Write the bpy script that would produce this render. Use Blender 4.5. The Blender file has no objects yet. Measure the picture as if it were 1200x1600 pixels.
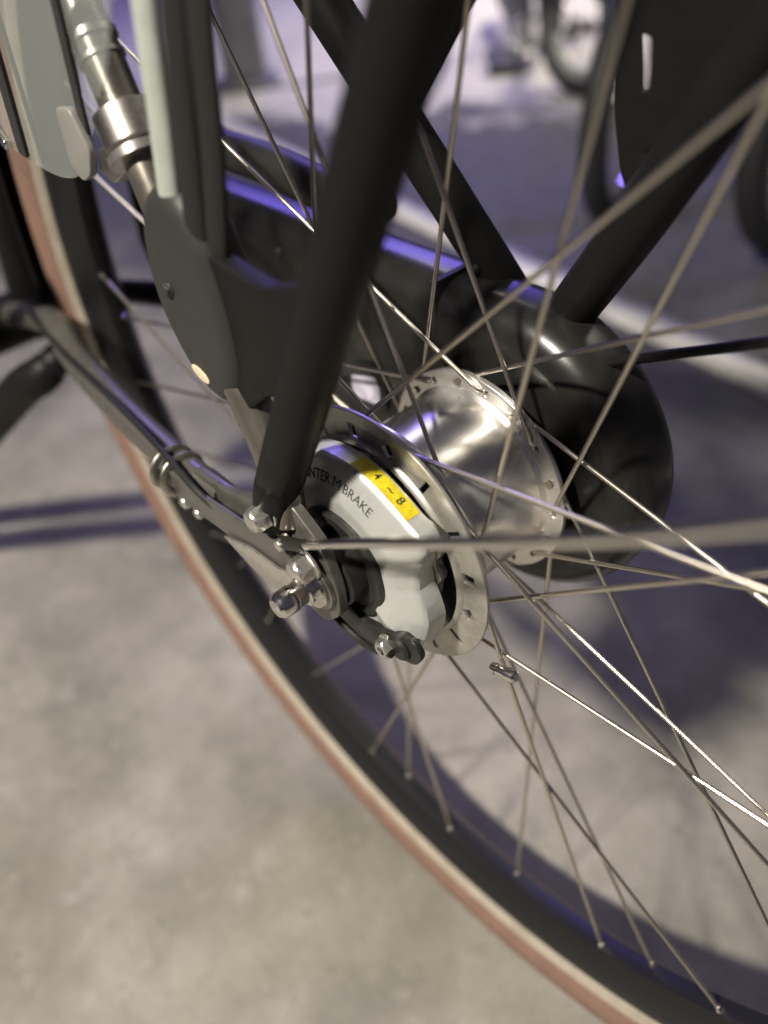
import bpy, bmesh, math, random
from mathutils import Vector, Matrix
random.seed(7)
R = math.radians
S = bpy.context.scene
COL = S.collection
HUB = 0.348                      # height of the rear axle above the floor (m)

# ------------------------------------------------------------------ camera
cam = bpy.data.cameras.new("camera")
camo = bpy.data.objects.new("camera", cam); COL.objects.link(camo)
right = Vector((-0.67715778, -0.73093938, -0.08476422))
down = Vector((-0.44233335, 0.49640693, -0.74694134))
fwd = Vector((0.58804638, -0.46830309, -0.65946468))
m = Matrix((right, -down, -fwd)).transposed().to_4x4()
m.translation = Vector((-0.2059, 0.1908, 0.2425 + HUB))
camo.matrix_world = m
cam.sensor_fit = 'HORIZONTAL'; cam.sensor_width = 36.0
cam.lens = 36.0 * 1300 / 1200
cam.clip_start = 0.01; cam.clip_end = 200
cam.dof.use_dof = True
cam.dof.focus_distance = 0.335
cam.dof.aperture_fstop = 4.8
S.camera = camo

# ------------------------------------------------------------------ world and lamps (a covered cycle park by artificial light)
W = bpy.data.worlds.new("World"); S.world = W; W.use_nodes = True
bg = W.node_tree.nodes['Background']
bg.inputs[0].default_value = (0.50, 0.46, 0.62, 1); bg.inputs[1].default_value = 0.10

def lamp(name, loc, target, sx, sy, power, col, spread=180):
    l = bpy.data.lights.new(name, 'AREA'); l.spread = R(spread); l.shape = 'RECTANGLE'; l.size = sx; l.size_y = sy
    l.energy = power; l.color = col
    o = bpy.data.objects.new(name, l); COL.objects.link(o)
    o.location = loc
    d = Vector(target) - Vector(loc)
    o.rotation_euler = d.to_track_quat('-Z', 'Y').to_euler()
    return o
WARM = (1.0, 0.93, 0.82)
lamp("ceiling_lamp", (0.02, 1.45, 2.1), (0.10, 0.26, 0.0), 0.20, 0.14, 40, WARM, 108)
lamp("ceiling_lamp", (1.2, -2.8, 2.8), (1.62, -2.3, 0.0), 0.9, 0.3, 16, WARM, 56)
lamp("ceiling_lamp", (-0.36, -1.75, 2.75), (-0.1, -0.4, 0.3), 0.20, 1.3, 12, WARM)
lamp("ceiling_lamp", (2.1, -2.0, 2.8), (0.1, -0.1, 0.3), 0.10, 1.2, 8, WARM)
lamp("violet_lamp", (3.3, -2.9, 2.5), (0.3, -0.3, 1.3), 2.6, 0.045, 70, (0.24, 0.17, 1.0))
S.view_settings.view_transform = 'Standard'; S.view_settings.look = 'None'
S.view_settings.gamma = 1.0; S.view_settings.exposure = 0.0
S.render.engine = 'CYCLES'
try:
    S.cycles.use_denoising = True
except Exception:
    pass

# ------------------------------------------------------------------ materials
def mat(name, base, rough=0.5, metal=0.0, **kw):
    M = bpy.data.materials.new(name); M.use_nodes = True
    nt = M.node_tree; N = nt.nodes; L = nt.links; b = N['Principled BSDF']
    b.inputs['Base Color'].default_value = (*base, 1)
    b.inputs['Roughness'].default_value = rough
    b.inputs['Metallic'].default_value = metal
    if 'spec' in kw: b.inputs['Specular IOR Level'].default_value = kw['spec']
    if 'coat' in kw: b.inputs['Coat Weight'].default_value = kw['coat']; b.inputs['Coat Roughness'].default_value = kw.get('coat_rough', .1)
    if 'trans' in kw: b.inputs['Transmission Weight'].default_value = kw['trans']
    if 'alpha' in kw: b.inputs['Alpha'].default_value = kw['alpha']
    tc = N.new('ShaderNodeTexCoord')
    if 'var' in kw:              # blotchy wear: base mixed with a second colour
        sc, c2, lo, hi = kw['var']
        n = N.new('ShaderNodeTexNoise'); n.inputs['Scale'].default_value = sc; n.inputs['Detail'].default_value = 6
        n.inputs['Roughness'].default_value = 0.65
        r = N.new('ShaderNodeMapRange'); r.inputs[1].default_value = lo; r.inputs[2].default_value = hi
        mx = N.new('ShaderNodeMix'); mx.data_type = 'RGBA'
        mx.inputs['A'].default_value = (*base, 1); mx.inputs['B'].default_value = (*c2, 1)
        L.new(tc.outputs['Object'], n.inputs['Vector']); L.new(n.outputs['Fac'], r.inputs[0])
        L.new(r.outputs[0], mx.inputs['Factor']); L.new(mx.outputs['Result'], b.inputs['Base Color'])
    if 'rvar' in kw:             # uneven gloss
        sc, lo, hi = kw['rvar']
        n = N.new('ShaderNodeTexNoise'); n.inputs['Scale'].default_value = sc; n.inputs['Detail'].default_value = 5
        r = N.new('ShaderNodeMapRange'); r.inputs[1].default_value = .3; r.inputs[2].default_value = .7
        r.inputs[3].default_value = lo; r.inputs[4].default_value = hi
        L.new(tc.outputs['Object'], n.inputs['Vector']); L.new(n.outputs['Fac'], r.inputs[0]); L.new(r.outputs[0], b.inputs['Roughness'])
    if 'bump' in kw:             # (scale xyz, strength, distance)
        sc, st, di = kw['bump']
        mp = N.new('ShaderNodeMapping'); mp.inputs['Scale'].default_value = sc
        n = N.new('ShaderNodeTexNoise'); n.inputs['Scale'].default_value = 1.0; n.inputs['Detail'].default_value = 4
        bp = N.new('ShaderNodeBump'); bp.inputs['Strength'].default_value = st; bp.inputs['Distance'].default_value = di
        L.new(tc.outputs['Object'], mp.inputs[0]); L.new(mp.outputs[0], n.inputs['Vector'])
        L.new(n.outputs['Fac'], bp.inputs['Height']); L.new(bp.outputs[0], b.inputs['Normal'])
    return M

M_STEEL = mat('stainless_spoke', (.66, .61, .53), .30, 1.0)
M_ROD = mat('polished_rod', (.82, .79, .74), .17, 1.0)
M_NUT = mat('plated_nut', (.68, .66, .61), .27, .9, var=(260, (.5, .48, .44), .5, .7))
M_CHROME = mat('chrome', (.78, .76, .72), .12, 1.0, rvar=(200, .08, .22))
M_DULL = mat('dull_steel', (.42, .40, .37), .38, 1.0, var=(150, (.28, .26, .23), .45, .65))
M_HUB = mat('brushed_alloy', (.80, .78, .74), .27, .84, bump=((8, 2400, 8), .22, .00012))
M_DISC = mat('pressed_alloy', (.50, .48, .43), .42, .75, var=(120, (.36, .35, .31), .45, .7), bump=((900, 900, 900), .12, .0002))
M_SILVER = mat('silver_paint', (.53, .535, .51), .38, .45, coat=.35, coat_rough=.2, var=(90, (.45, .45, .425), .5, .75), bump=((1500, 1500, 1500), .1, .0001))
M_BLACK = mat('satin_black_paint', (.0085, .0082, .008), .44, 0.0, spec=.15, rvar=(60, .40, .56), var=(900, (.016, .015, .014), .62, .70), bump=((1200, 1200, 1200), .08, .0002))
M_CASE = mat('black_plastic_case', (.013, .0127, .012), .27, 0.0, spec=.36, var=(34, (.021, .020, .018), .45, .70), bump=((700, 700, 700), .1, .0002))
M_RUBBERY = mat('grey_black_plastic', (.030, .0295, .0275), .48, 0.0, spec=.3, rvar=(80, .38, .55), bump=((900, 900, 900), .2, .0002))
M_DARK = mat('dark_metal', (.03, .029, .026), .42, .5, var=(160, (.06, .056, .05), .55, .75))
M_STAY = mat('grey_metallic_paint', (.17, .155, .13), .30, .7, coat=.4, rvar=(90, .24, .4), bump=((1500, 1500, 1500), .1, .0001))
M_CSTAY = mat('worn_grey_paint', (.13, .122, .108), .36, .5, coat=.2, var=(120, (.09, .085, .075), .5, .7))
M_TAN = mat('brown_rubber', (.200, .118, .088), .60, 0.0, var=(70, (.150, .092, .072), .4, .7), bump=((500, 500, 500), .3, .0004))
M_CREAM = mat('pale_reflective_band', (.36, .32, .26), .42, .15, var=(60, (.28, .24, .19), .45, .7))
M_RUBBER = mat('black_rubber', (.018, .018, .019), .6, bump=((600, 600, 600), .3, .0004))
M_RIM = mat('black_rim', (.008, .008, .009), .40, 0.0, spec=.35)
M_STRAPL = mat('pale_grey_strap', (.36, .385, .345), .62, bump=((500, 500, 40), .25, .0003), var=(90, (.31, .33, .29), .45, .7))
M_STRAPD = mat('dark_grey_strap', (.018, .0175, .017), .6, spec=.25, bump=((500, 500, 40), .25, .0003))
M_CLEAR = mat('smoky_clear_plastic', (.42, .45, .43), .07, 0.0, alpha=.22, spec=.6, bump=((120, 120, 120), .15, .0006))
M_YELLOW = mat('yellow_sticker', (.66, .54, .010), .5, var=(330, (.46, .36, .012), .42, .68))
M_INK = mat('black_ink', (.018, .02, .018), .5)
M_CREAMBADGE = mat('cream_badge', (.62, .55, .38), .4)
M_PALE = mat('pale_label', (.58, .56, .66), .5, var=(140, (.40, .38, .48), .45, .6))
M_PALEP = mat('pale_grey_plastic', (.20, .195, .18), .42)
M_BIKE = mat('black_bike_paint', (.014, .014, .016), .5)
M_POST = mat('grey_post_paint', (.16, .165, .18), .5, var=(14, (.11, .11, .125), .4, .7))

# concrete floor: blotches, painted light pool and shade, stains, grit
def concrete():
    M = bpy.data.materials.new('concrete'); M.use_nodes = True
    nt = M.node_tree; N = nt.nodes; L = nt.links; b = N['Principled BSDF']
    tc = N.new('ShaderNodeTexCoord')
    def noise(sc, det=6, ro=.6, off=(0, 0, 0)):
        mp = N.new('ShaderNodeMapping'); mp.inputs['Location'].default_value = off
        n = N.new('ShaderNodeTexNoise'); n.inputs['Scale'].default_value = sc; n.inputs['Detail'].default_value = det
        n.inputs['Roughness'].default_value = ro
        L.new(tc.outputs['Object'], mp.inputs[0]); L.new(mp.outputs[0], n.inputs['Vector']); return n.outputs['Fac']
    def rng(v, a, c, x=0., y=1.):
        r = N.new('ShaderNodeMapRange'); r.inputs[1].default_value = a; r.inputs[2].default_value = c
        r.inputs[3].default_value = x; r.inputs[4].default_value = y; L.new(v, r.inputs[0]); return r.outputs[0]
    def mix(f, a, c):
        x = N.new('ShaderNodeMix'); x.data_type = 'RGBA'
        for s, v in (('A', a), ('B', c)):
            if isinstance(v, tuple): x.inputs[s].default_value = (*v, 1)
            else: L.new(v, x.inputs[s])
        if isinstance(f, float): x.inputs['Factor'].default_value = f
        else: L.new(f, x.inputs['Factor'])
        return x.outputs['Result']
    c = mix(rng(noise(5.5), .36, .64), (.148, .140, .112), (.300, .280, .242))
    c = mix(rng(noise(11, 8, .7, (3, 1, 0)), .48, .68, 0, .62), c, (.135, .132, .105))
    c = mix(rng(noise(48, 7, .7, (9, 1, 0)), .60, .66, 0, .5), c, (.10, .095, .08))
    c = mix(rng(noise(26, 6, .6, (7, 5, 0)), .56, .68, 0, .4), c, (.33, .30, .27))
    c = mix(rng(noise(260, 3, .6), .58, .70, 0, .35), c, (.10, .10, .10))
    c = mix(rng(noise(420, 2, .5, (2, 2, 0)), .66, .72, 0, .6), c, (.07, .065, .055))
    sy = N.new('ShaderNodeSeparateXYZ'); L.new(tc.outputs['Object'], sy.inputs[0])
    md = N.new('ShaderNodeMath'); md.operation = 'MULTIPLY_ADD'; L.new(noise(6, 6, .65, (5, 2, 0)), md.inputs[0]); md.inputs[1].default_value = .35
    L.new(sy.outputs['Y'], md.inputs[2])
    painted_shade = rng(md.outputs[0], -.26, -.10, 1, 0)  # shade behind the bike put into the floor colour, noisy edge
    c = mix(painted_shade, c, mix(rng(noise(30, 8, .7, (1, 7, 0)), .35, .7), (.066, .066, .071), (.112, .110, .109)))
    # pool of light painted into the far floor: distance along one direction, edge broken by noise
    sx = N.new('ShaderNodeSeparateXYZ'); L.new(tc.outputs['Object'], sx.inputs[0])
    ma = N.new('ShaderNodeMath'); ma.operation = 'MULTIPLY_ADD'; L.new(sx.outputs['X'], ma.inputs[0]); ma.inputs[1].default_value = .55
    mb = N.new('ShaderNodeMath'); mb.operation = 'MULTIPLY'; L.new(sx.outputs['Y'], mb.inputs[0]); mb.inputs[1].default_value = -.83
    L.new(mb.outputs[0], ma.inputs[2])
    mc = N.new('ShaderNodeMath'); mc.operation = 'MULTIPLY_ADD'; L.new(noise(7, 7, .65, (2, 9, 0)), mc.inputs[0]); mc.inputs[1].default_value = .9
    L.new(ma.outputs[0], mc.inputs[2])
    painted_pool = rng(mc.outputs[0], 2.10, 2.22)
    c = mix(painted_pool, c, mix(rng(noise(9, 6, .6, (4, 4, 0)), .4, .7), (.60, .57, .52), (.48, .46, .43)))
    st = rng(mc.outputs[0], 2.00, 2.13)          # grimy rim where the painted light ends
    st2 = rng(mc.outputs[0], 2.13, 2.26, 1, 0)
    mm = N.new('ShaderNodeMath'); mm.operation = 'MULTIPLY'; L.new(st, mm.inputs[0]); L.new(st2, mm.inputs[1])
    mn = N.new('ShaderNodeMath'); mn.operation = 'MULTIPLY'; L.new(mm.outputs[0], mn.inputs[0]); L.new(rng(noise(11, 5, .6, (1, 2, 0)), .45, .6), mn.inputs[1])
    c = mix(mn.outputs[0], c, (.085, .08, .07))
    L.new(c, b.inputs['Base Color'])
    L.new(rng(noise(18), .3, .7, .5, .8), b.inputs['Roughness'])
    bp = N.new('ShaderNodeBump'); bp.inputs['Strength'].default_value = .35; bp.inputs['Distance'].default_value = .002
    L.new(noise(120, 8, .7), bp.inputs['Height']); L.new(bp.outputs[0], b.inputs['Normal'])
    return M
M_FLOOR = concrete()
M_LINE = mat('worn_white_paint', (.74, .72, .68), .6, var=(24, (.50, .48, .45), .5, .72), bump=((150, 150, 150), .3, .001))

# ------------------------------------------------------------------ helpers
def P(x, y, z): return Vector((x / 1000, y / 1000, z / 1000 + HUB))      # millimetres from the hub: ahead, left, up

def link(name, me, M, parent=None, sharp=35):
    o = bpy.data.objects.new(name, me); COL.objects.link(o)
    for k in (M if isinstance(M, (list, tuple)) else [M]): me.materials.append(k)
    for p in me.polygons: p.use_smooth = True
    if sharp is not None: me.set_sharp_from_angle(angle=R(sharp))
    if parent is not None: o.parent = parent
    return o

def thing(name, loc, label, cat, group=None):
    o = bpy.data.objects.new(name, None); COL.objects.link(o); o.location = loc; o.empty_display_size = .05
    o['label'] = label; o['category'] = cat
    if group: o['group'] = group
    return o

def group_node(name, parent, loc=(0, 0, 0)):
    o = bpy.data.objects.new(name, None); COL.objects.link(o); o.location = loc; o.parent = parent; o.empty_display_size = .02
    return o

def smooth_path(pts, n=8):
    if len(pts) < 3: return pts
    out = []
    for i in range(len(pts) - 1):
        p0 = pts[max(i - 1, 0)]; p1 = pts[i]; p2 = pts[i + 1]; p3 = pts[min(i + 2, len(pts) - 1)]
        for k in range(n):
            t = k / n
            out.append(.5 * ((2 * p1) + (p2 - p0) * t + (2 * p0 - 5 * p1 + 4 * p2 - p3) * t * t + (3 * p1 - p0 - 3 * p2 + p3) * t ** 3))
    out.append(pts[-1]); return out

def tube_mesh(name, pts, rad, seg=16, ratio=1.0, wide=None, caps=True, closed=False):
    """Sweep a (possibly flattened) circle along points; rad a number or one per point (metres)."""
    bm = bmesh.new(); n = len(pts)
    rr = rad if isinstance(rad, (list, tuple)) else [rad] * n
    up = None; rings = []
    for i, p in enumerate(pts):
        if closed: t = (pts[(i + 1) % n] - pts[i - 1]).normalized()
        else: t = (pts[min(i + 1, n - 1)] - pts[max(i - 1, 0)]).normalized()
        if up is None:
            ref = wide if wide is not None else (Vector((0, 0, 1)) if abs(t.z) < .9 else Vector((1, 0, 0)))
            up = (ref - t * ref.dot(t)).normalized()
        else: up = (up - t * up.dot(t)).normalized()
        sd = t.cross(up)
        rings.append([bm.verts.new(p + up * (math.cos(a) * rr[i]) + sd * (math.sin(a) * rr[i] * ratio)) for a in [2 * math.pi * k / seg for k in range(seg)]])
    for i in range(n if closed else n - 1):
        A, B = rings[i], rings[(i + 1) % n]
        for k in range(seg): bm.faces.new((A[k], A[(k + 1) % seg], B[(k + 1) % seg], B[k]))
    if caps and not closed:
        bm.faces.new(rings[0][::-1]); bm.faces.new(rings[-1])
    bmesh.ops.recalc_face_normals(bm, faces=bm.faces)
    me = bpy.data.meshes.new(name); bm.to_mesh(me); bm.free(); return me

def tube(name, pts, r, M, parent, seg=16, smooth=0, ratio=1.0, wide=None):
    pts = [P(*p) for p in pts]
    if isinstance(r, (list, tuple)): rr = [x / 1000 for x in r]
    else: rr = [r / 1000] * len(pts)
    if smooth:
        sp = smooth_path(pts, smooth); k = len(sp) - 1; q = []
        for i in range(len(sp)):
            u = i / smooth; j = min(int(u), len(rr) - 2); f = u - j
            q.append(rr[j] * (1 - f) + rr[j + 1] * f)
        pts, rr = sp, q
    return link(name, tube_mesh(name, pts, rr, seg, ratio, wide), M, parent)

def lathe_mesh(name, prof, seg=64, mats=None, closed=False, wave=None):
    """prof: (offset along y, radius) in mm, turned about the y axis."""
    bm = bmesh.new(); rings = []
    for (y, r) in prof:
        if r < 1e-6: rings.append([bm.verts.new((0, y / 1000, 0))])
        else: rings.append([bm.verts.new((r / 1000 * math.cos(2 * math.pi * k / seg), y / 1000, r / 1000 * math.sin(2 * math.pi * k / seg))) for k in range(seg)])
    m_ = len(rings)
    for i in range(m_ if closed else m_ - 1):
        A, B = rings[i], rings[(i + 1) % m_]
        for k in range(seg):
            k2 = (k + 1) % seg
            if len(A) == 1 and len(B) == 1: continue
            if len(A) == 1: f = bm.faces.new((A[0], B[k2], B[k]))
            elif len(B) == 1: f = bm.faces.new((A[k], A[k2], B[0]))
            else: f = bm.faces.new((A[k], A[k2], B[k2], B[k]))
            if mats: f.material_index = mats[i]
    bmesh.ops.recalc_face_normals(bm, faces=bm.faces)
    me = bpy.data.meshes.new(name); bm.to_mesh(me); bm.free(); return me

def lathe(name, prof, M, parent, at=(0, 0), seg=64, sharp=30, mats=None, closed=False):
    o = link(name, lathe_mesh(name, prof, seg, mats, closed), M, parent, sharp)
    o.location = Vector((at[0] / 1000, 0, at[1] / 1000 + HUB)) if parent is None or parent.type != 'EMPTY' or parent.parent is None else Vector((at[0] / 1000, 0, at[1] / 1000))
    return o

def plate_mesh(name, outline, holes=(), y0=0, y1=1, bevel=0.4, res=2):
    """Flat plate: outline and holes in (x, z) mm, from y0 to y1 mm, edges bevelled."""
    cu = bpy.data.curves.new('tmp', 'CURVE'); cu.dimensions = '2D'; cu.fill_mode = 'BOTH'
    for loop in [outline] + list(holes):
        s = cu.splines.new('POLY'); s.points.add(len(loop) - 1); s.use_cyclic_u = True
        for i, (x, z) in enumerate(loop): s.points[i].co = (x / 1000, z / 1000, 0, 1)
    th = (y1 - y0) / 2000; bv = min(bevel / 1000, th * .95)
    cu.bevel_depth = bv; cu.bevel_resolution = res; cu.extrude = th - bv; cu.offset = -bv
    o = bpy.data.objects.new('tmp', cu); COL.objects.link(o)
    dg = bpy.context.evaluated_depsgraph_get(); dg.update()
    me = bpy.data.meshes.new_from_object(o.evaluated_get(dg)); me.name = name
    bpy.data.objects.remove(o); bpy.data.curves.remove(cu)
    me.materials.clear()
    ym = (y0 + y1) / 2000
    for v in me.vertices: v.co = Vector((v.co.x, ym + v.co.z, v.co.y))
    bm = bmesh.new(); bm.from_mesh(me)
    bmesh.ops.remove_doubles(bm, verts=bm.verts, dist=1e-6)
    bmesh.ops.recalc_face_normals(bm, faces=bm.faces)
    bm.to_mesh(me); bm.free(); return me

def plate(name, outline, y0, y1, M, parent, holes=(), bevel=.4, res=2, local=False, sharp=40):
    o = link(name, plate_mesh(name, outline, holes, y0, y1, bevel, res), M, parent, sharp)
    if not local: o.location = (0, 0, HUB)
    return o

def arc(cx, cz, r, a0, a1, n=16):
    return [(cx + r * math.cos(R(a0 + (a1 - a0) * i / n)), cz + r * math.sin(R(a0 + (a1 - a0) * i / n))) for i in range(n + 1)]

def rounded(poly, rad, n=5):
    """Round every corner of a polygon."""
    out = []; k = len(poly)
    for i in range(k):
        p = Vector(poly[i]); a = Vector(poly[i - 1]); b = Vector(poly[(i + 1) % k])
        da = (a - p); db = (b - p); d = min(rad, da.length * .45, db.length * .45)
        A = p + da.normalized() * d; B = p + db.normalized() * d
        for j in range(n + 1):
            t = j / n; q = A * (1 - t) ** 2 + p * 2 * t * (1 - t) + B * t * t
            out.append((q.x, q.y))
    return out

def bolt(name, at, y0, head, h, parent, M=M_NUT, dome=True, hexa=True, washer=None):
    """Hex bolt whose axis lies along y; at = (x, z) mm."""
    prof = []
    bm = bmesh.new(); seg = 36; rings = []
    def ring(y, r, hx):
        v = []
        for k in range(seg):
            a = 2 * math.pi * k / seg
            rr = r
            if hx: rr = r / math.cos(((a + math.pi / 6) % (math.pi / 3)) - math.pi / 6) * .93
            v.append(bm.verts.new((rr * math.cos(a) / 1000, y / 1000, rr * math.sin(a) / 1000)))
        rings.append(v)
    w = washer or head * 1.25
    ring(y0, w, False); ring(y0 + .9, w, False); ring(y0 + 1.1, w * .95, False); ring(y0 + 1.15, head, hexa)
    ring(y0 + h * .75, head, hexa); ring(y0 + h * .9, head * .93, False)
    if dome:
        for t in (25, 50, 70): ring(y0 + h * .9 + head * .35 * math.sin(R(t)), head * .93 * math.cos(R(t)), False)
    else:
        ring(y0 + h, head * .8, False); ring(y0 + h, head * .45, False); ring(y0 + h - 2, head * .4, False)
    for A, B in zip(rings, rings[1:]):
        for k in range(seg): bm.faces.new((A[k], A[(k + 1) % seg], B[(k + 1) % seg], B[k]))
    bm.faces.new(rings[0][::-1]); bm.faces.new(rings[-1])
    bmesh.ops.recalc_face_normals(bm, faces=bm.faces)
    me = bpy.data.meshes.new(name); bm.to_mesh(me); bm.free()
    o = link(name, me, M, parent, 28); o.location = (at[0] / 1000, 0, at[1] / 1000 + HUB); return o

# ------------------------------------------------------------------ setting: floor, painted line, joint
def sheet(name, pts, z, M):
    me = bpy.data.meshes.new(name); me.from_pydata([(x, y, z) for x, y in pts], [], [tuple(range(len(pts)))])
    o = link(name, me, M, None, None); return o
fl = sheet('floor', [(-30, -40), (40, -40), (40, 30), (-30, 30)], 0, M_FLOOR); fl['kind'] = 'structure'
def slab(name, pts, z0, z1, M):
    n = len(pts); v = [(x, y, z0) for x, y in pts] + [(x, y, z1) for x, y in pts]
    f = [tuple(range(n, 2 * n))] + [(i, (i + 1) % n, n + (i + 1) % n, n + i) for i in range(n)]
    me = bpy.data.meshes.new(name); me.from_pydata(v, [], f)
    return link(name, me, M, None, None)
ln = slab('floor_marking', [(-6, -.575), (.123, -.672), (.407, -.716), (.760, -.765), (4, -1.24), (4, -1.31), (.985, -.850), (.374, -.772), (.159, -.734), (-6, -.64)], .0005, .004, M_LINE)
ln['kind'] = 'structure'; ln['label'] = 'worn white painted line on the concrete floor'
jt = slab('floor_joint', [(2.6, .11), (2.62, .10), (1.62, -1.47), (1.60, -1.46)], .0005, .003, mat('joint_filler', (.045, .044, .045), .8)); jt['kind'] = 'structure'

# ------------------------------------------------------------------ THE BICYCLE
bike = thing('bicycle', (0, 0, 0), 'large black bicycle in close-up with brown tyre and silver roller brake', 'bicycle')

# --- rear wheel
wheel = group_node('rear_wheel', bike, (0, 0, HUB))
# tyre: torus-like section, cream band low on both sidewalls
prof = []; tm = []
RT, rt = 325.0, 22.0
for k in range(40):
    a = 2 * math.pi * k / 40
    prof.append((rt * 1.0 * math.sin(a), RT + rt * math.cos(a)))
for k in range(40):
    a = math.degrees(2 * math.pi * (k + .5) / 40); a = a if a <= 180 else 360 - a
    tm.append(1 if 124 < a < 158 else (2 if a >= 158 else 0))
o = link('tyre', lathe_mesh('tyre', prof, 160, tm, closed=True), [M_TAN, M_CREAM, M_RUBBER], wheel, 60)
# rim: deep black section
rp = [(-12.4, 315), (-13.8, 310), (-13, 301), (-8, 291), (-5, 287), (0, 286), (5, 287), (8, 291), (13, 301), (13.8, 310), (12.4, 315), (10.5, 315), (10.5, 306), (-10.5, 306), (-10.5, 315)]
o = link('rim', lathe_mesh('rim', rp, 160, None, closed=True), M_RIM, wheel, 30)
# hub shell and flanges
hs = [(-36, 0), (-36, 22), (-33.5, 27), (-31.9, 30), (-30, 42.6), (-28.2, 43.2), (-27.2, 42.4), (-26, 41.6), (-24, 41.2), (-12, 41.0), (8, 41.0), (17, 41.2), (18.8, 42), (22, 42), (24, 36), (26, 30), (26, 0)]
o = link('hub_shell', lathe_mesh('hub_shell', hs, 96), M_HUB, wheel, 12)
def flange(y0, y1, ph):
    circ = arc(0, 0, 51, 0, 360, 120)[:-1]
    holes = [arc(46.2 * math.cos(R(ph + 20 * k)), 46.2 * math.sin(R(ph + 20 * k)), 1.5, 0, 360, 10)[:-1] for k in range(18)]
    holes.append(arc(0, 0, 30, 0, 360, 60)[:-1])
    return plate('hub_flange', circ, y0, y1, M_HUB, wheel, holes, .7, 2, local=True)
flange(-31.6, -28.4, 39.6); flange(18.8, 21.8, 17)
# spokes: four turned families of nine, each spoke and nipple its own object sharing mesh data
def spoke_family(ph, d, yh, inside, rh=46.2, rr=291.0):
    sg = 1 if yh > 0 else -1
    a = Vector((rh * math.cos(R(ph)), yh, rh * math.sin(R(ph))))
    b = Vector((rr * math.cos(R(ph + d)), 2.2 * sg, rr * math.sin(R(ph + d))))
    io = -1 if inside else 1                     # side of the flange the spoke leaves from
    off = Vector((0, io * sg * 2.0, 0)); t = (b - a).normalized()
    p = [a - off * 1.35, a - off * .4, a + off * .7, a + off * 1.25 + t * 1.6, a + off * 1.15 + t * 5, b]
    me = tube_mesh('spoke', [q / 1000 for q in p], [.00185, .001, .001, .001, .001, .001], 10)
    nb = [b - t * 7, b - t * 6, b, b + t * 4]
    nm = tube_mesh('spoke_nipple', [q / 1000 for q in nb], [.0014, .0019, .0020, .0026], 8)
    hd = lathe_mesh('spoke_head', [(0, 0), (0, 1.5), (.5, 2.0), (1.0, 1.5), (1.2, 0)], 12)
    for k in range(9):
        for nme, ms in (('spoke', me), ('spoke_nipple', nm)):
            if k == 0: q = link(nme, ms, M_STEEL if nme == 'spoke' else M_CHROME, wheel, 40)
            else:
                q = bpy.data.objects.new(nme, ms); COL.objects.link(q); q.parent = wheel
            q.rotation_euler = (0, -R(40 * k), 0)
spoke_family(39.6, 59.4, -30.0, False)
spoke_family(16.6, -58.0, -30.0, True)
spoke_family(17.1, 68.0, 20.3, False)
spoke_family(7.9, -58.5, 20.3, True)
# threaded chrome clip on one spoke of the brake side
def on_wheel_tube(name, pts, r, M, seg=14):
    return link(name, tube_mesh(name, [Vector(p) / 1000 for p in pts], [x / 1000 for x in r], seg), M, wheel)
on_wheel_tube('spoke_clip', [(-57.5, 24, -44.5), (-60, 23.6, -44.2), (-60.2, 23.6, -44.2), (-64.5, 23, -43.4), (-64.7, 23, -43.4), (-69, 22.4, -42.6), (-70, 22.3, -42.4)], [2.1, 2.7, 2.3, 2.3, 2.9, 2.9, 1.9], M_CHROME)

# --- roller brake
brake = group_node('roller_brake', bike, (0, 0, HUB))
def pl(name, outline, y0, y1, M, parent, **k): return plate(name, outline, y0, y1, M, parent, local=True, **k)
circ = arc(0, 0, 61.3, 0, 360, 128)[:-1]
slots = []
for k in range(16):
    a = R(57 + 22.5 * k); c_, s_ = math.cos(a), math.sin(a)
    if k % 4 == 2: lo, la = 3.6, 3.4
    elif k % 4 == 1: lo, la = 3.2, 2.2
    else: lo, la = 4.6, 1.15
    q = [(-la, -lo), (la, -lo), (la, lo), (-la, lo)] if k % 4 != 2 else [(0, -lo), (la, 0), (0, lo), (-la, 0)]
    slots.append([(52.4 * c_ + u * -s_ + v * c_, 52.4 * s_ + u * c_ + v * s_) for u, v in q])
for a0, a1 in ((101, 116), (121, 139), (152, 212), (224, 262), (270, 306), (318, 352), (2, 40), (52, 90)):
    slots.append(arc(0, 0, 47, a0, a1, 14) + arc(0, 0, 36.5, a1, a0, 14))
slots.append(arc(0, 0, 26, 0, 360, 48)[:-1])
pl('cooling_disc', circ, 28.8, 30.6, M_DISC, brake, holes=slots, bevel=.35)
# raised lip of the disc and a black disc added behind its openings as their shade
link('disc_lip', lathe_mesh('disc_lip', [(30.5, 49.2), (31.6, 48.6), (32.6, 47.4), (32.6, 46.9), (30.5, 47.2)], 96), M_DISC, brake, 40)
link('dark_backing', lathe_mesh('dark_backing', [(23, 10), (23, 48), (24.2, 48.6), (25, 47.6), (25, 10)], 72), M_RUBBER, brake, 30)
o = link('brake_drum', lathe_mesh('brake_drum', [(31.2, 10), (31.4, 34.5), (33, 35.5), (36.5, 35.5), (37, 34), (37, 10)], 96), M_DARK, brake, 30)
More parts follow.
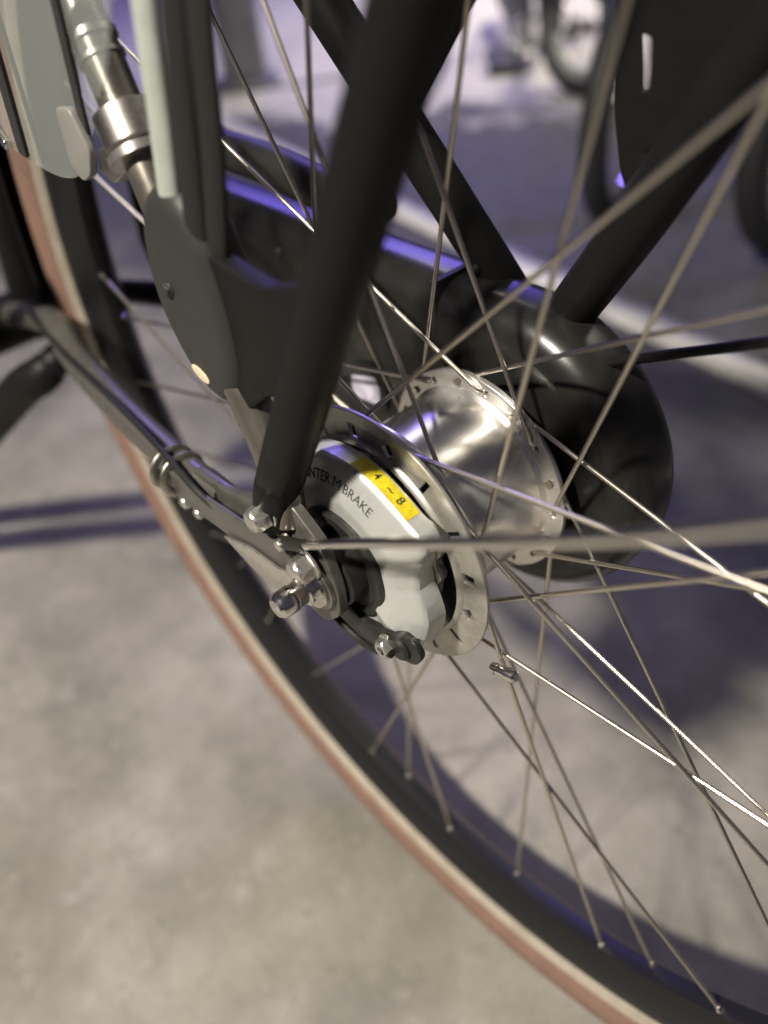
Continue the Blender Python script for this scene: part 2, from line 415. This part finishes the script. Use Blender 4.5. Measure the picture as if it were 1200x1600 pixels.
# cover: loops from the back edge over the ridge to the sunk face
def loop_fn(f):
    return [f(a) for a in range(0, 360, 3)]
def cover_r(a):
    """Outline radius of the cover by angle: round over the top, a waist and a tail below."""
    a = a % 360
    key = [(0, 39), (20, 45), (45, 49.5), (60, 50), (120, 50), (132, 51.5), (141, 54.5), (146, 53), (153, 45.5), (162, 40.5), (172, 39.5), (182, 42.5), (192, 45.5), (205, 47), (217, 48.5), (224, 46.5), (230, 40), (238, 35), (255, 31.5), (285, 31), (310, 33), (335, 36), (360, 39)]
    for (a0, r0), (a1, r1) in zip(key, key[1:]):
        if a0 <= a <= a1:
            t = (a - a0) / (a1 - a0); t = t * t * (3 - 2 * t) if abs(r1 - r0) > 3 else t
            return r0 + (r1 - r0) * t
    return 40
bm = bmesh.new(); rings = []
NA = 180
for (y, f, mn) in ((36.4, 0.985, 0), (36.6, 1.0, 0), (44.2, 1.0, 0), (45.4, .985, 0), (46.2, .96, 0), (46.8, .93, 0), (49.6, .80, 0), (51.2, .70, 0), (51.6, .66, 0), (50.6, .62, 0), (44.0, .58, 0)):
    ring = []
    for k in range(NA):
        a = 360 * k / NA; r = cover_r(a)
        rad = r * f
        yy = y
        tail = max(0, 1 - abs(((a - 205) + 180) % 360 - 180) / 45)     # the tail leans outwards
        if y > 40: yy = y + 4.0 * tail * tail
        if f < .9: rad = max(rad, 26.0 + 3 * tail) if f > .64 else 26.0 * f / .66
        ring.append(bm.verts.new((rad * math.cos(R(a)) / 1000, yy / 1000, rad * math.sin(R(a)) / 1000)))
    rings.append(ring)
for A, B in zip(rings, rings[1:]):
    for k in range(NA): bm.faces.new((A[k], A[(k + 1) % NA], B[(k + 1) % NA], B[k]))
bm.faces.new(rings[0]); bm.faces.new(rings[-1])
bmesh.ops.recalc_face_normals(bm, faces=bm.faces)
me = bpy.data.meshes.new('brake_cover'); bm.to_mesh(me); bm.free()
cover = link('brake_cover', me, M_SILVER, brake, 26)
# ragged casting rib behind the cover tail
pl('casting_rib', rounded([(-26, 36), (-39, 30), (-43, 20), (-38, 14), (-43, 8), (-37, -2), (-38, -10), (-32, -22), (-22, -26), (-10, -20), (-10, 30)], 4), 31.6, 36.2, M_DULL, brake, bevel=.8)
# dark collars stepping out to the axle
link('brake_collar', lathe_mesh('brake_collar', [(44, 0), (44, 27), (52.5, 26.4), (53.6, 25), (53.8, 22), (52.6, 20.5), (52.4, 17), (55, 16.5), (59.5, 16), (60.4, 15), (60.4, 0)], 72), M_DARK, brake, 30)
link('locknut', lathe_mesh('locknut', [(58, 0), (58, 11.5), (62, 11.5), (63, 10.5), (63, 0)], 6), M_DULL, brake, 30)
# cable arm and clamp under the cover
pl('brake_lever_arm', rounded([(6, -14), (-12, -22), (-36, -15), (-45, -10), (-50, -16), (-46, -25), (-34, -29), (-16, -37), (4, -33), (14, -22)], 4), 53, 56, M_DARK, brake, bevel=.6)
link('cable_clamp', tube_mesh('cable_clamp', [Vector((-.037, .0515, -.0200)), Vector((-.037, .0570, -.0200)), Vector((-.037, .0582, -.0200))], [.0062, .0062, .0050], 24), M_DARK, brake, 40)
def wbolt(at, y0, head, h, par, **k):
    o = bolt('bolt', at, y0, head, h, par, **k); o.location.z -= HUB; return o
wbolt((-31.0, -23.0), 56.5, 4.4, 5.0, brake, dome=False)
# sticker wrapped on the band of the cover
def wrap_patch(name, a0, a1, y0, y1, r, M, parent, n=14):
    v = []; f = []
    for i in range(n + 1):
        a = R(a0 + (a1 - a0) * i / n)
        rr = cover_r(math.degrees(a)) + r
        for y in (y0, y1):
            for d in (0, .12):
                v.append(((rr + d) * math.cos(a) / 1000, y / 1000, (rr + d) * math.sin(a) / 1000))
    for i in range(n):
        b_ = i * 4; c_ = b_ + 4
        f += [(b_ + 1, b_ + 3, c_ + 3, c_ + 1), (b_, b_ + 1, c_ + 1, c_), (b_ + 3, b_ + 2, c_ + 2, c_ + 3)]
    me = bpy.data.meshes.new(name); me.from_pydata(v, [], f)
    bm = bmesh.new(); bm.from_mesh(me); bmesh.ops.recalc_face_normals(bm, faces=bm.faces); bm.to_mesh(me); bm.free()
    return link(name, me, M, parent, 40)
wrap_patch('sticker', 95, 131.5, 37.3, 44.0, .05, M_YELLOW, brake)
# lettering helper: glyph meshes mapped onto a curved surface
def glyphs(text, size, bold=0.0):
    cu = bpy.data.curves.new('tmp', 'FONT'); cu.body = text; cu.size = size; cu.align_x = 'CENTER'; cu.align_y = 'CENTER'
    cu.extrude = 0; cu.offset = bold; cu.resolution_u = 3
    o = bpy.data.objects.new('tmp', cu); COL.objects.link(o)
    dg = bpy.context.evaluated_depsgraph_get(); dg.update()
    me = bpy.data.meshes.new_from_object(o.evaluated_get(dg)); bpy.data.objects.remove(o)
    vs = [Vector(v.co) for v in me.vertices]; fs = [tuple(p.vertices) for p in me.polygons]
    return vs, fs
def lettering(name, items, mapper, M, parent):
    V_ = []; F_ = []
    for text, size, u, bold in items:
        vs, fs = glyphs(text, size, bold); b_ = len(V_)
        V_ += [mapper(u + v.x, v.y) for v in vs]; F_ += [tuple(i + b_ for i in f) for f in fs]
    me = bpy.data.meshes.new(name); me.from_pydata(V_, [], F_)
    return link(name, me, M, parent, None)
# printed on the sloping face: u runs along the arc (mm), v outwards
RL = 41.4
def on_face(u, v):
    a = R(91) + u / RL
    r = RL + v
    f = r / cover_r(math.degrees(a))
    y = 46.8 + (49.6 - 46.8) * (0.93 - f) / .13 if f < .93 else 46.8 - (f - .93) * 20
    tail = max(0, 1 - abs(((math.degrees(a) - 205) + 180) % 360 - 180) / 45)
    y += 4.0 * tail * tail + .14
    return Vector((r * math.cos(a) / 1000, y / 1000, r * math.sin(a) / 1000))
lettering('lettering', [('INTER', 5.7, -11.6, .05), ('M', 6.4, .1, 0), ('BRAKE', 5.4, 11.8, -.02)], on_face, M_INK, brake)
# handwritten marks on the sticker: u around the band, v across it
def on_band(u, v):
    a = R(115.5) + u / 50.0; rr = cover_r(math.degrees(a)) + .36
    return Vector((rr * math.cos(a) / 1000, (40.6 - v) / 1000, rr * math.sin(a) / 1000))
lettering('handwriting', [('4', 4.6, -6.4, .05), ('~', 5.6, 1.0, .05), ('8', 5.2, 6.6, .06)], on_band, M_INK, brake)

# --- dropout, axle end, bolts, brake arm
plate('dropout', rounded([(-14, 4), (-8, 24), (8, 36), (24, 40), (32, 24), (60, 14), (88, 12), (94, 4), (90, -8), (58, -10), (34, -10), (16, -22), (-2, -24), (-13, -12)], 5), 61, 66, M_CSTAY, bike, bevel=.8)
tube('chainstay', [(70, 62, 4), (84, 62.5, 3), (98, 63, 2), (171, 57, -1), (250, 47, -1), (306, 36, 0), (452, 20, -50)], [6.2, 7.6, 8.2, 8.6, 9, 9, 9], M_CSTAY, bike, 20, 5)
plate('brake_arm', rounded([(4, 14), (12, 20), (34, 13), (70, 9), (104, 8), (112, 2), (108, -7), (72, -6), (40, -4), (14, 0)], 4), 70.2, 72.6, M_CSTAY, bike, bevel=.6)
for dx in (0, 9):                                         # arm strap clamp: two bright hoops round chainstay and arm
    pts = []
    for k in range(28):
        a = 2 * math.pi * k / 28
        pts.append(P(101 + dx, 66 + 10.2 * math.cos(a), 1.8 + 9.9 * math.sin(a)))
    link('clamp_hoop', tube_mesh('clamp_hoop', pts, .0014, 12, 1.6, closed=True), M_DULL, bike, 60)
bolt('bolt', (99, -12), 66, 3.6, 5.5, bike); bolt('bolt', (88, -13), 66, 3.0, 5, bike)
bolt('bolt', (17.5, 30.5), 71.2, 5.2, 8.5, bike)
bolt('bolt', (-1.5, 12.5), 68.5, 5.6, 8.0, bike)
# axle: washer and long chrome cap nut
bx = lathe('axle_washer', [(66.2, 0), (66.2, 12.5), (68, 12.5), (68.4, 12), (68.4, 0)], M_DULL, bike, (0, 0), 48)
lathe('axle_nut', [(68.5, 0), (68.5, 10.2), (69.6, 10.6), (70.6, 10.2), (71, 7.2), (73.4, 7.2), (73.8, 5.6), (78, 5.3), (78.5, 5.9), (84.0, 5.8), (85.6, 5.2), (86.9, 4.0), (87.6, 2.0), (87.8, 0)], M_CHROME, bike, (0, 0), 40, sharp=20)
plate('tensioner_plate', rounded([(58, -5), (34, 3), (14, 4), (0, 10), (-4, 2), (6, -6), (22, -14), (34, -13)], 3), 73.0, 74.4, M_NUT, bike, bevel=.6)

# --- carrier legs, seatstays
tube('carrier_leg', [(19.5, 67, 22), (18.5, 66.5, 31), (15.5, 65, 42), (10, 63.5, 54), (-39, 62, 149), (-72, 62, 211), (-118, 58, 296), (-140, 50, 330)], [8.2, 8.8, 9.2, 9.6, 9.6, 9.6, 9.6, 9.6], M_BLACK, bike, 28, 4)
tube('carrier_leg', [(-6, -72, 48), (-12, -70, 60), (-44, -66.5, 112), (-76, -63, 168), (-126, -57, 256), (-150, -50, 300)], [9.4, 10.2, 10.4, 10.4, 10.4, 10.4], M_BLACK, bike, 28, 4)
tube('seatstay', [(14, 64, 24), (20, 62, 55), (60, 56, 113), (115, 45, 194), (200, 30, 318), (260, 22, 405)], [7.2, 7.6, 7.8, 7.8, 7.8, 7.8], M_STAY, bike, 24, 4)
tube('seatstay', [(-5, -81, 30), (12, -75.5, 56), (50, -60, 116), (91, -44, 179.5), (164, -18, 290), (240, -12, 405)], [8.5, 9.6, 9.8, 9.6, 9, 9], M_BLACK, bike, 24, 4)
tube('chainstay', [(-4, -72, 2), (40, -72, 2), (150, -66, 0), (300, -40, -10), (452, -24, -50)], 8.5, M_BLACK, bike, 16, 4)
tube('seat_tube', [(462, 0, -75), (460, 0, -60), (395, 0, 110), (300, 0, 360)], [17, 16, 15, 15], M_BLACK, bike, 28)
link('bottom_bracket', tube_mesh('bottom_bracket', [P(458, -38, -58), P(458, -36, -58), P(458, 44, -58), P(458, 46, -58), P(458, 62, -58)], [.018, .021, .021, .016, .010], 28), M_BLACK, bike)
tube('crank_arm', [(458, 58, -58), (440, 66, -36), (330, 76, 58), (312, 78, 74)], [13, 11, 9, 10], M_DARK, bike, 16, 3, .6)
tube('kickstand', [(318, 44, -34), (322, 52, -40), (352, 66, -62), (500, 116, -190), (664, 172, -340)], [12, 13, 13.5, 13.5, 13.5], M_BLACK, bike, 18, 4)
tube('kickstand', [(390, 10, -66), (397, 37, -82), (427, 51, -104), (575, 101, -232), (690, 142, -340)], [12, 13, 13.5, 13.5, 13.5], M_BLACK, bike, 18, 4)  # second leg, added unseen behind the first to cast another floor shadow
# mudguard over the front of the tyre: thin curved shell following the wheel
def mudguard():
    bm = bmesh.new(); rows = []
    for i in range(61):
        a = R(-2 + 112 * i / 60)
        row = []
        for t, in_ in [(tt, 0) for tt in range(-5, 6)] + [(tt, 1) for tt in range(5, -6, -1)]:
            th = R(t * 15); rr = 338 + 24 * math.cos(th) - (1.4 if in_ else 0); yy = (27 - (1.4 if in_ else 0)) * math.sin(th)
            row.append(bm.verts.new((rr * math.cos(a) / 1000, yy / 1000, rr * math.sin(a) / 1000)))
        rows.append(row)
    k_ = len(rows[0])
    for A, B in zip(rows, rows[1:]):
        for k in range(k_): bm.faces.new((A[k], A[(k + 1) % k_], B[(k + 1) % k_], B[k]))
    bm.faces.new(rows[0]); bm.faces.new(rows[-1])
    bmesh.ops.recalc_face_normals(bm, faces=bm.faces)
    me = bpy.data.meshes.new('mudguard'); bm.to_mesh(me); bm.free()
    o = link('mudguard', me, M_BLACK, bike, 50); o.location = (0, 0, HUB); return o
mudguard()
# mudguard stays
stay = tube('mudguard_stay', [(6.5, 72.5, 22), (-2, 73, 26.5), (-9, 73, 31), (-46, 72.4, 55.5), (-84, 72, 79.5), (-126.5, 71.5, 107.5), (-166.5, 70.5, 136.5), (-215, 66, 175)], 1.85, M_ROD, bike, 16, 5)
q = tube('ferrule', [(9, 72, 20.5), (-1, 73, 26), (-8.6, 73, 30.8)], [3.0, 2.6, 2.3], M_DARK, bike, 16); 
bolt('bolt', (7.5, 21.5), 70.5, 2.6, 5.5, bike)
tube('mudguard_stay', [(-8, -60, 40), (-50, -60, 63), (-105, -58, 92.5), (-190, -48, 140)], 2.1, M_BLACK, bike, 12)
tube('brake_cable', [(-36, 60, -22), (-14, 60, -30), (30, 62, -14), (70, 72, 8), (104, 70, 14), (150, 64, 12), (250, 54, 8), (330, 42, 6)], 1.6, M_DARK, bike, 10, 6)

# --- chain case with its label
case_out = arc(0, 0, 76.5, 98, 262, 36) + [(60, -68), (110, -52), (170, -36), (300, -30), (330, 20), (320, 74), (190, 76), (90, 75.5)]
plate('chain_case', case_out, -82, -42, M_CASE, bike, bevel=16, res=8, sharp=60)
plate('case_seam', [(34, 77.8), (37, 77.8), (37, 60), (35.5, 52), (34, 60)], -74, -41.8, M_RUBBER, bike, bevel=.3)
plate('label_frame', rounded([(108, 10), (82, 20), (72, 14), (72, -6), (84, -12), (108, -12)], 3), -42.2, -40.6, M_RUBBER, bike, bevel=.4)
plate('label', rounded([(99, 6), (80, 12), (77, 8), (77, -4), (99, -7)], 2), -40.8, -40.2, M_PALE, bike, bevel=.15)
for x, z in ((150, 60), (128, -26)):
    bolt('case_screw', (x, z), -42.3, 2.6, 1.6, bike, M=M_DARK, hexa=False, washer=3.4)

# --- strap holder on the seatstay, straps, gusset
lump = rounded([(62, 146), (48, 152), (36, 148), (27, 134), (22, 108), (24, 84), (36, 67), (54, 70), (66, 84), (73, 100), (74, 118), (70, 134)], 16, 6)
hold = plate('strap_holder', lump, 49, 68, M_RUBBERY, bike, bevel=8.5, res=6, sharp=70)
badge = plate('holder_badge', [(49.5 + 5.4 * math.cos(R(t)) - 1.2 * math.sin(R(t)), 79.6 + 1.8 * math.cos(R(t)) + 2.4 * math.sin(R(t))) for t in range(0, 360, 15)], 66.9, 68.3, M_CREAMBADGE, bike, bevel=.2)
bolt('bolt', (57, 112), 67.6, 2.6, 2.0, bike, M=M_RUBBERY)
plate('carrier_gusset', rounded([(34, 132), (0, 128), (-24, 136), (-34, 146), (-30, 132), (-22, 112), (-12, 95), (-2, 85), (8, 86), (32, 66), (40, 76)], 5), 57, 65, M_BLACK, bike, bevel=1.5)
def strap(name, pts, w, t, M):
    pts = smooth_path([P(*p) for p in pts], 6)
    return link(name, tube_mesh(name, pts, w / 2000, 16, t / w, Vector((1, .25, .1))), M, bike, 60)
strap('luggage_strap', [(50, 64, 128), (46.5, 64, 143), (40, 63.5, 172), (33.5, 63, 203), (22, 61, 255), (6, 56, 322)], 9.4, 5, M_STRAPL)
strap('luggage_strap', [(37, 63.5, 122), (34.5, 64, 134), (27, 63.5, 165), (18, 63, 203), (4, 61, 256), (-14, 56, 322)], 9.5, 4.5, M_STRAPD)
strap('luggage_strap', [(30, 61, 118), (27, 61.5, 132), (18, 61, 165), (9, 61, 203), (-6, 59, 256), (-24, 55, 322)], 9.0, 4.0, M_STRAPD)

# --- clear skirt guard with ribs, clamp and clip on the seatstay
plate('skirt_guard', rounded([(84, 178), (112, 150), (135, 132), (152, 128), (172, 128), (205, 132), (226, 148), (228, 200), (196, 268), (60, 268), (56, 214), (70, 196)], 10), 54.5, 56.3, M_CLEAR, bike, bevel=.4)
def bar(name, a, b, w, y0, y1, M):
    A = Vector(a); B = Vector(b); d = (B - A).normalized(); n_ = Vector((-d.y, d.x)) * w / 2
    return plate(name, rounded([tuple(A + n_), tuple(B + n_), tuple(B - n_), tuple(A - n_)], 2), y0, y1, M, bike, bevel=.5)
bar('guard_rib', (172, 196), (185, 132), 8, 56.4, 58.4, M_RUBBERY)
bar('guard_rib', (176, 130), (163, 240), 2.5, 53, 54.4, M_RUBBERY)
bar('guard_rib', (104, 204), (113, 152), 5, 56.4, 58, M_RUBBERY)
bar('guard_rib', (200, 133), (214, 142), 5, 56.4, 59, M_CHROME)
plate('guard_clip', rounded([(127, 161), (115, 162.5), (107.5, 148), (113.5, 138), (122, 134), (129.5, 139)], 3), 57, 60.5, M_PALEP, bike, bevel=1)
def ring_on(name, c, d, r0, r1, w, M):
    d = Vector(d).normalized(); c = P(*c)
    me = tube_mesh(name, [c - d * w * .0005, c - d * w * .0004, c + d * w * .0004, c + d * w * .0005], [r0 / 1000, r1 / 1000, r1 / 1000, r0 / 1000], 28)
    return link(name, me, M, bike, 40)
dseat = (55, -11, 81)
ring_on('stay_clamp', (90, 50, 157), dseat, 8.4, 11.6, 15, M_DULL)
ring_on('clamp_band', (84.5, 51.1, 149), dseat, 9.0, 12.4, 4, M_NUT)
ring_on('stay_collar', (107.5, 46.6, 183), dseat, 8.0, 8.9, 3, M_DULL)
ring_on('stay_collar', (103.5, 47.4, 177), dseat, 8.0, 8.7, 2, M_DULL)
plate('clamp_lug', rounded([(108, 148), (98, 152), (92, 142), (102, 136), (112, 140)], 3), 50, 57, M_DULL, bike, bevel=1)
# far side: black skirt guard on the carrier leg, bar lock above the case
plate('skirt_guard', rounded([(-22, 262), (-27, 184), (-30, 150), (-36, 127), (-47, 118), (-62, 128), (-80, 160), (-110, 215), (-130, 262)], 6), -70.5, -69, M_BLACK, bike,
      holes=[rounded([(-38, 174.5), (-42.3, 174), (-43.6, 158.6), (-40.8, 158.0), (-39.6, 166)], 1.5), rounded([(-44, 139.5), (-49.5, 140), (-51, 137), (-45.5, 136.4)], 1)], bevel=.8)
tube('lock_bar', [(232, -58, 104), (217, -58, 98), (168, -58, 97), (122, -58, 93), (96, -59, 92), (84, -62, 96)], [9, 10.5, 10.5, 10.5, 10, 8], M_RUBBERY, bike, 20, 4)
tube('shift_cable', [(60, -50, 136), (48, -50, 148), (22, -50, 181), (-20, -48, 236), (-60, -44, 300)], 3.4, M_BLACK, bike, 12, 4)
bolt('bolt', (26, 80), -60, 1.8, 2.0, bike, M=M_DARK)

# ------------------------------------------------------------------ bicycles parked beyond
def small_bike(loc, heading, Rw, label, tyre_mat=M_RUBBER, rim_mat=M_CHROME, wb=.72, crank=40, lean=0, steer=0, stand=True, drop=.01):
    b_ = thing('bicycle', loc, label, 'bicycle', 'bicycles parked beyond the big one')
    b_.rotation_euler = (R(lean), 0, R(heading))
    def T(name, pts, r, M=M_BIKE, seg=12, par=None, sm=0, ratio=1):
        q = [Vector(p) for p in pts]
        if sm: q = smooth_path(q, sm)
        return link(name, tube_mesh(name, q, r, seg, ratio), M, par or b_)
    for x in (0, wb):
        w_ = group_node('wheel', b_, (x, 0, Rw))
        if x > 0: w_.rotation_euler = (0, 0, R(steer))
        rt_ = .021
        link('tyre', lathe_mesh('tyre', [(1000 * rt_ * math.sin(2 * math.pi * k / 14), 1000 * (Rw - rt_ + rt_ * math.cos(2 * math.pi * k / 14))) for k in range(14)], 72, closed=True), tyre_mat, w_, 60)
        ri = 1000 * (Rw - 2 * rt_)
        link('rim', lathe_mesh('rim', [(-11, ri + 4), (-11, ri - 8), (-5, ri - 14), (5, ri - 14), (11, ri - 8), (11, ri + 4)], 72, closed=True), rim_mat, w_, 30)
        link('hub', lathe_mesh('hub', [(-48, 0), (-48, 6), (-30, 7), (-28, 20), (-25, 20), (-22, 12), (22, 12), (25, 20), (28, 20), (30, 7), (48, 6), (48, 0)], 24), M_DULL, w_, 30)
        sp = tube_mesh('spoke', [Vector((.018, .024, 0)), Vector((ri / 1000 - .01, 0, 0))], .0011, 6)
        for k in range(20):
            if k == 0: s_ = link('spoke', sp, M_STEEL, w_, 40)
            else: s_ = bpy.data.objects.new('spoke', sp); COL.objects.link(s_); s_.parent = w_
            s_.rotation_euler = (0, R(18 * k), 0)
            if k % 2: s_.scale = (1, -1, 1)
    bb = Vector((.34, 0, Rw - drop)); st = Vector((.22, 0, Rw + .42)); hd = Vector((wb - .10, 0, Rw + .38))
    for s_ in (-1, 1):
        T('frame_tube', [(0, .055 * s_, Rw), (.10, .05 * s_, Rw), tuple(bb + Vector((0, .03 * s_, 0)))], .010)
        T('frame_tube', [(0, .055 * s_, Rw), tuple(st + Vector((0, .018 * s_, -.06)))], .009)
        T('fork_blade', [(wb, .05 * s_, Rw), (wb - .03, .05 * s_, Rw + .14), tuple(hd + Vector((.02, .045 * s_, -.14)))], .011)
    T('frame_tube', [tuple(bb), tuple(st)], .017); T('frame_tube', [tuple(bb), tuple(hd - Vector((0, 0, .05)))], .019)
    T('fork_crown', [tuple(hd + Vector((.02, -.052, -.14))), tuple(hd + Vector((.02, .052, -.14)))], .015)
    T('head_tube', [tuple(hd + Vector((.02, 0, -.15))), tuple(hd + Vector((-.02, 0, .10)))], .019)
    T('seat_post', [tuple(st), tuple(st + Vector((-.04, 0, .14)))], .013, M_CHROME)
    T('saddle', [tuple(st + Vector((-.16, 0, .15))), tuple(st + Vector((-.08, 0, .16))), tuple(st + Vector((.08, 0, .15)))], [.075, .07, .022], M_RUBBER, 14, None, 0, .35)
    T('handlebar', [(wb - .17, -.26, Rw + .50), (wb - .12, -.12, Rw + .49), (wb - .12, .12, Rw + .49), (wb - .17, .26, Rw + .50)], .012, M_BIKE, 12, None, 4)
    link('chain_guard', plate_mesh('chain_guard', rounded([(-40, -40), (330, -75), (430, -70), (430, 60), (330, 75), (-40, 45)], 30), (), -62, -46, 3), M_BIKE, b_).location = (0, 0, Rw - drop * .6)
    for s_ in (-1, 1):
        a = R(crank + (180 if s_ < 0 else 0)); e = bb + Vector((.13 * math.cos(a), .075 * s_, .13 * math.sin(a)))
        T('crank_arm', [tuple(bb + Vector((0, .06 * s_, 0))), tuple(e)], .010, M_CHROME)
        p_ = plate_mesh('pedal', rounded([(-42, -12), (42, -12), (42, 12), (-42, 12)], 5), (), 0, 85, 3)
        po = link('pedal', p_, M_RUBBER, b_); po.location = e + Vector((0, .005 if s_ > 0 else -.09, 0)); po.rotation_euler = (0, R(20), 0)
    if stand: T('kickstand', [(.09, .05, Rw - .02), (.09, .08, Rw - .07), (.08, .17, .008)], .007, M_DARK)
    return b_
small_bike((1.615, -1.973, 0), 141, .135, 'small black bicycle farthest away on the pale floor with pedal showing', rim_mat=M_STRAPL, crank=151, steer=27, drop=.045)
small_bike((.50, -1.72, 0), 84, .185, 'bicycle behind the black guard with violet light on its rim', rim_mat=M_CHROME, steer=24, stand=False)
small_bike((.292, -1.06, 0), -95, .19, 'bicycle at the right edge with only its tyre in view', stand=False)

# ------------------------------------------------------------------ grey post beyond the wheel
post = thing('post', (1.90, -1.18, 0), 'round grey post standing on the pale floor behind the straps', 'post')
link('post_shaft', tube_mesh('post_shaft', [Vector((0, 0, .012)), Vector((0, 0, .9)), Vector((0, 0, .93))], [.06, .06, .045], 32), M_POST, post)
link('base_plate', tube_mesh('base_plate', [Vector((0, 0, 0)), Vector((0, 0, .010)), Vector((0, 0, .013))], [.095, .095, .088], 32), M_POST, post)
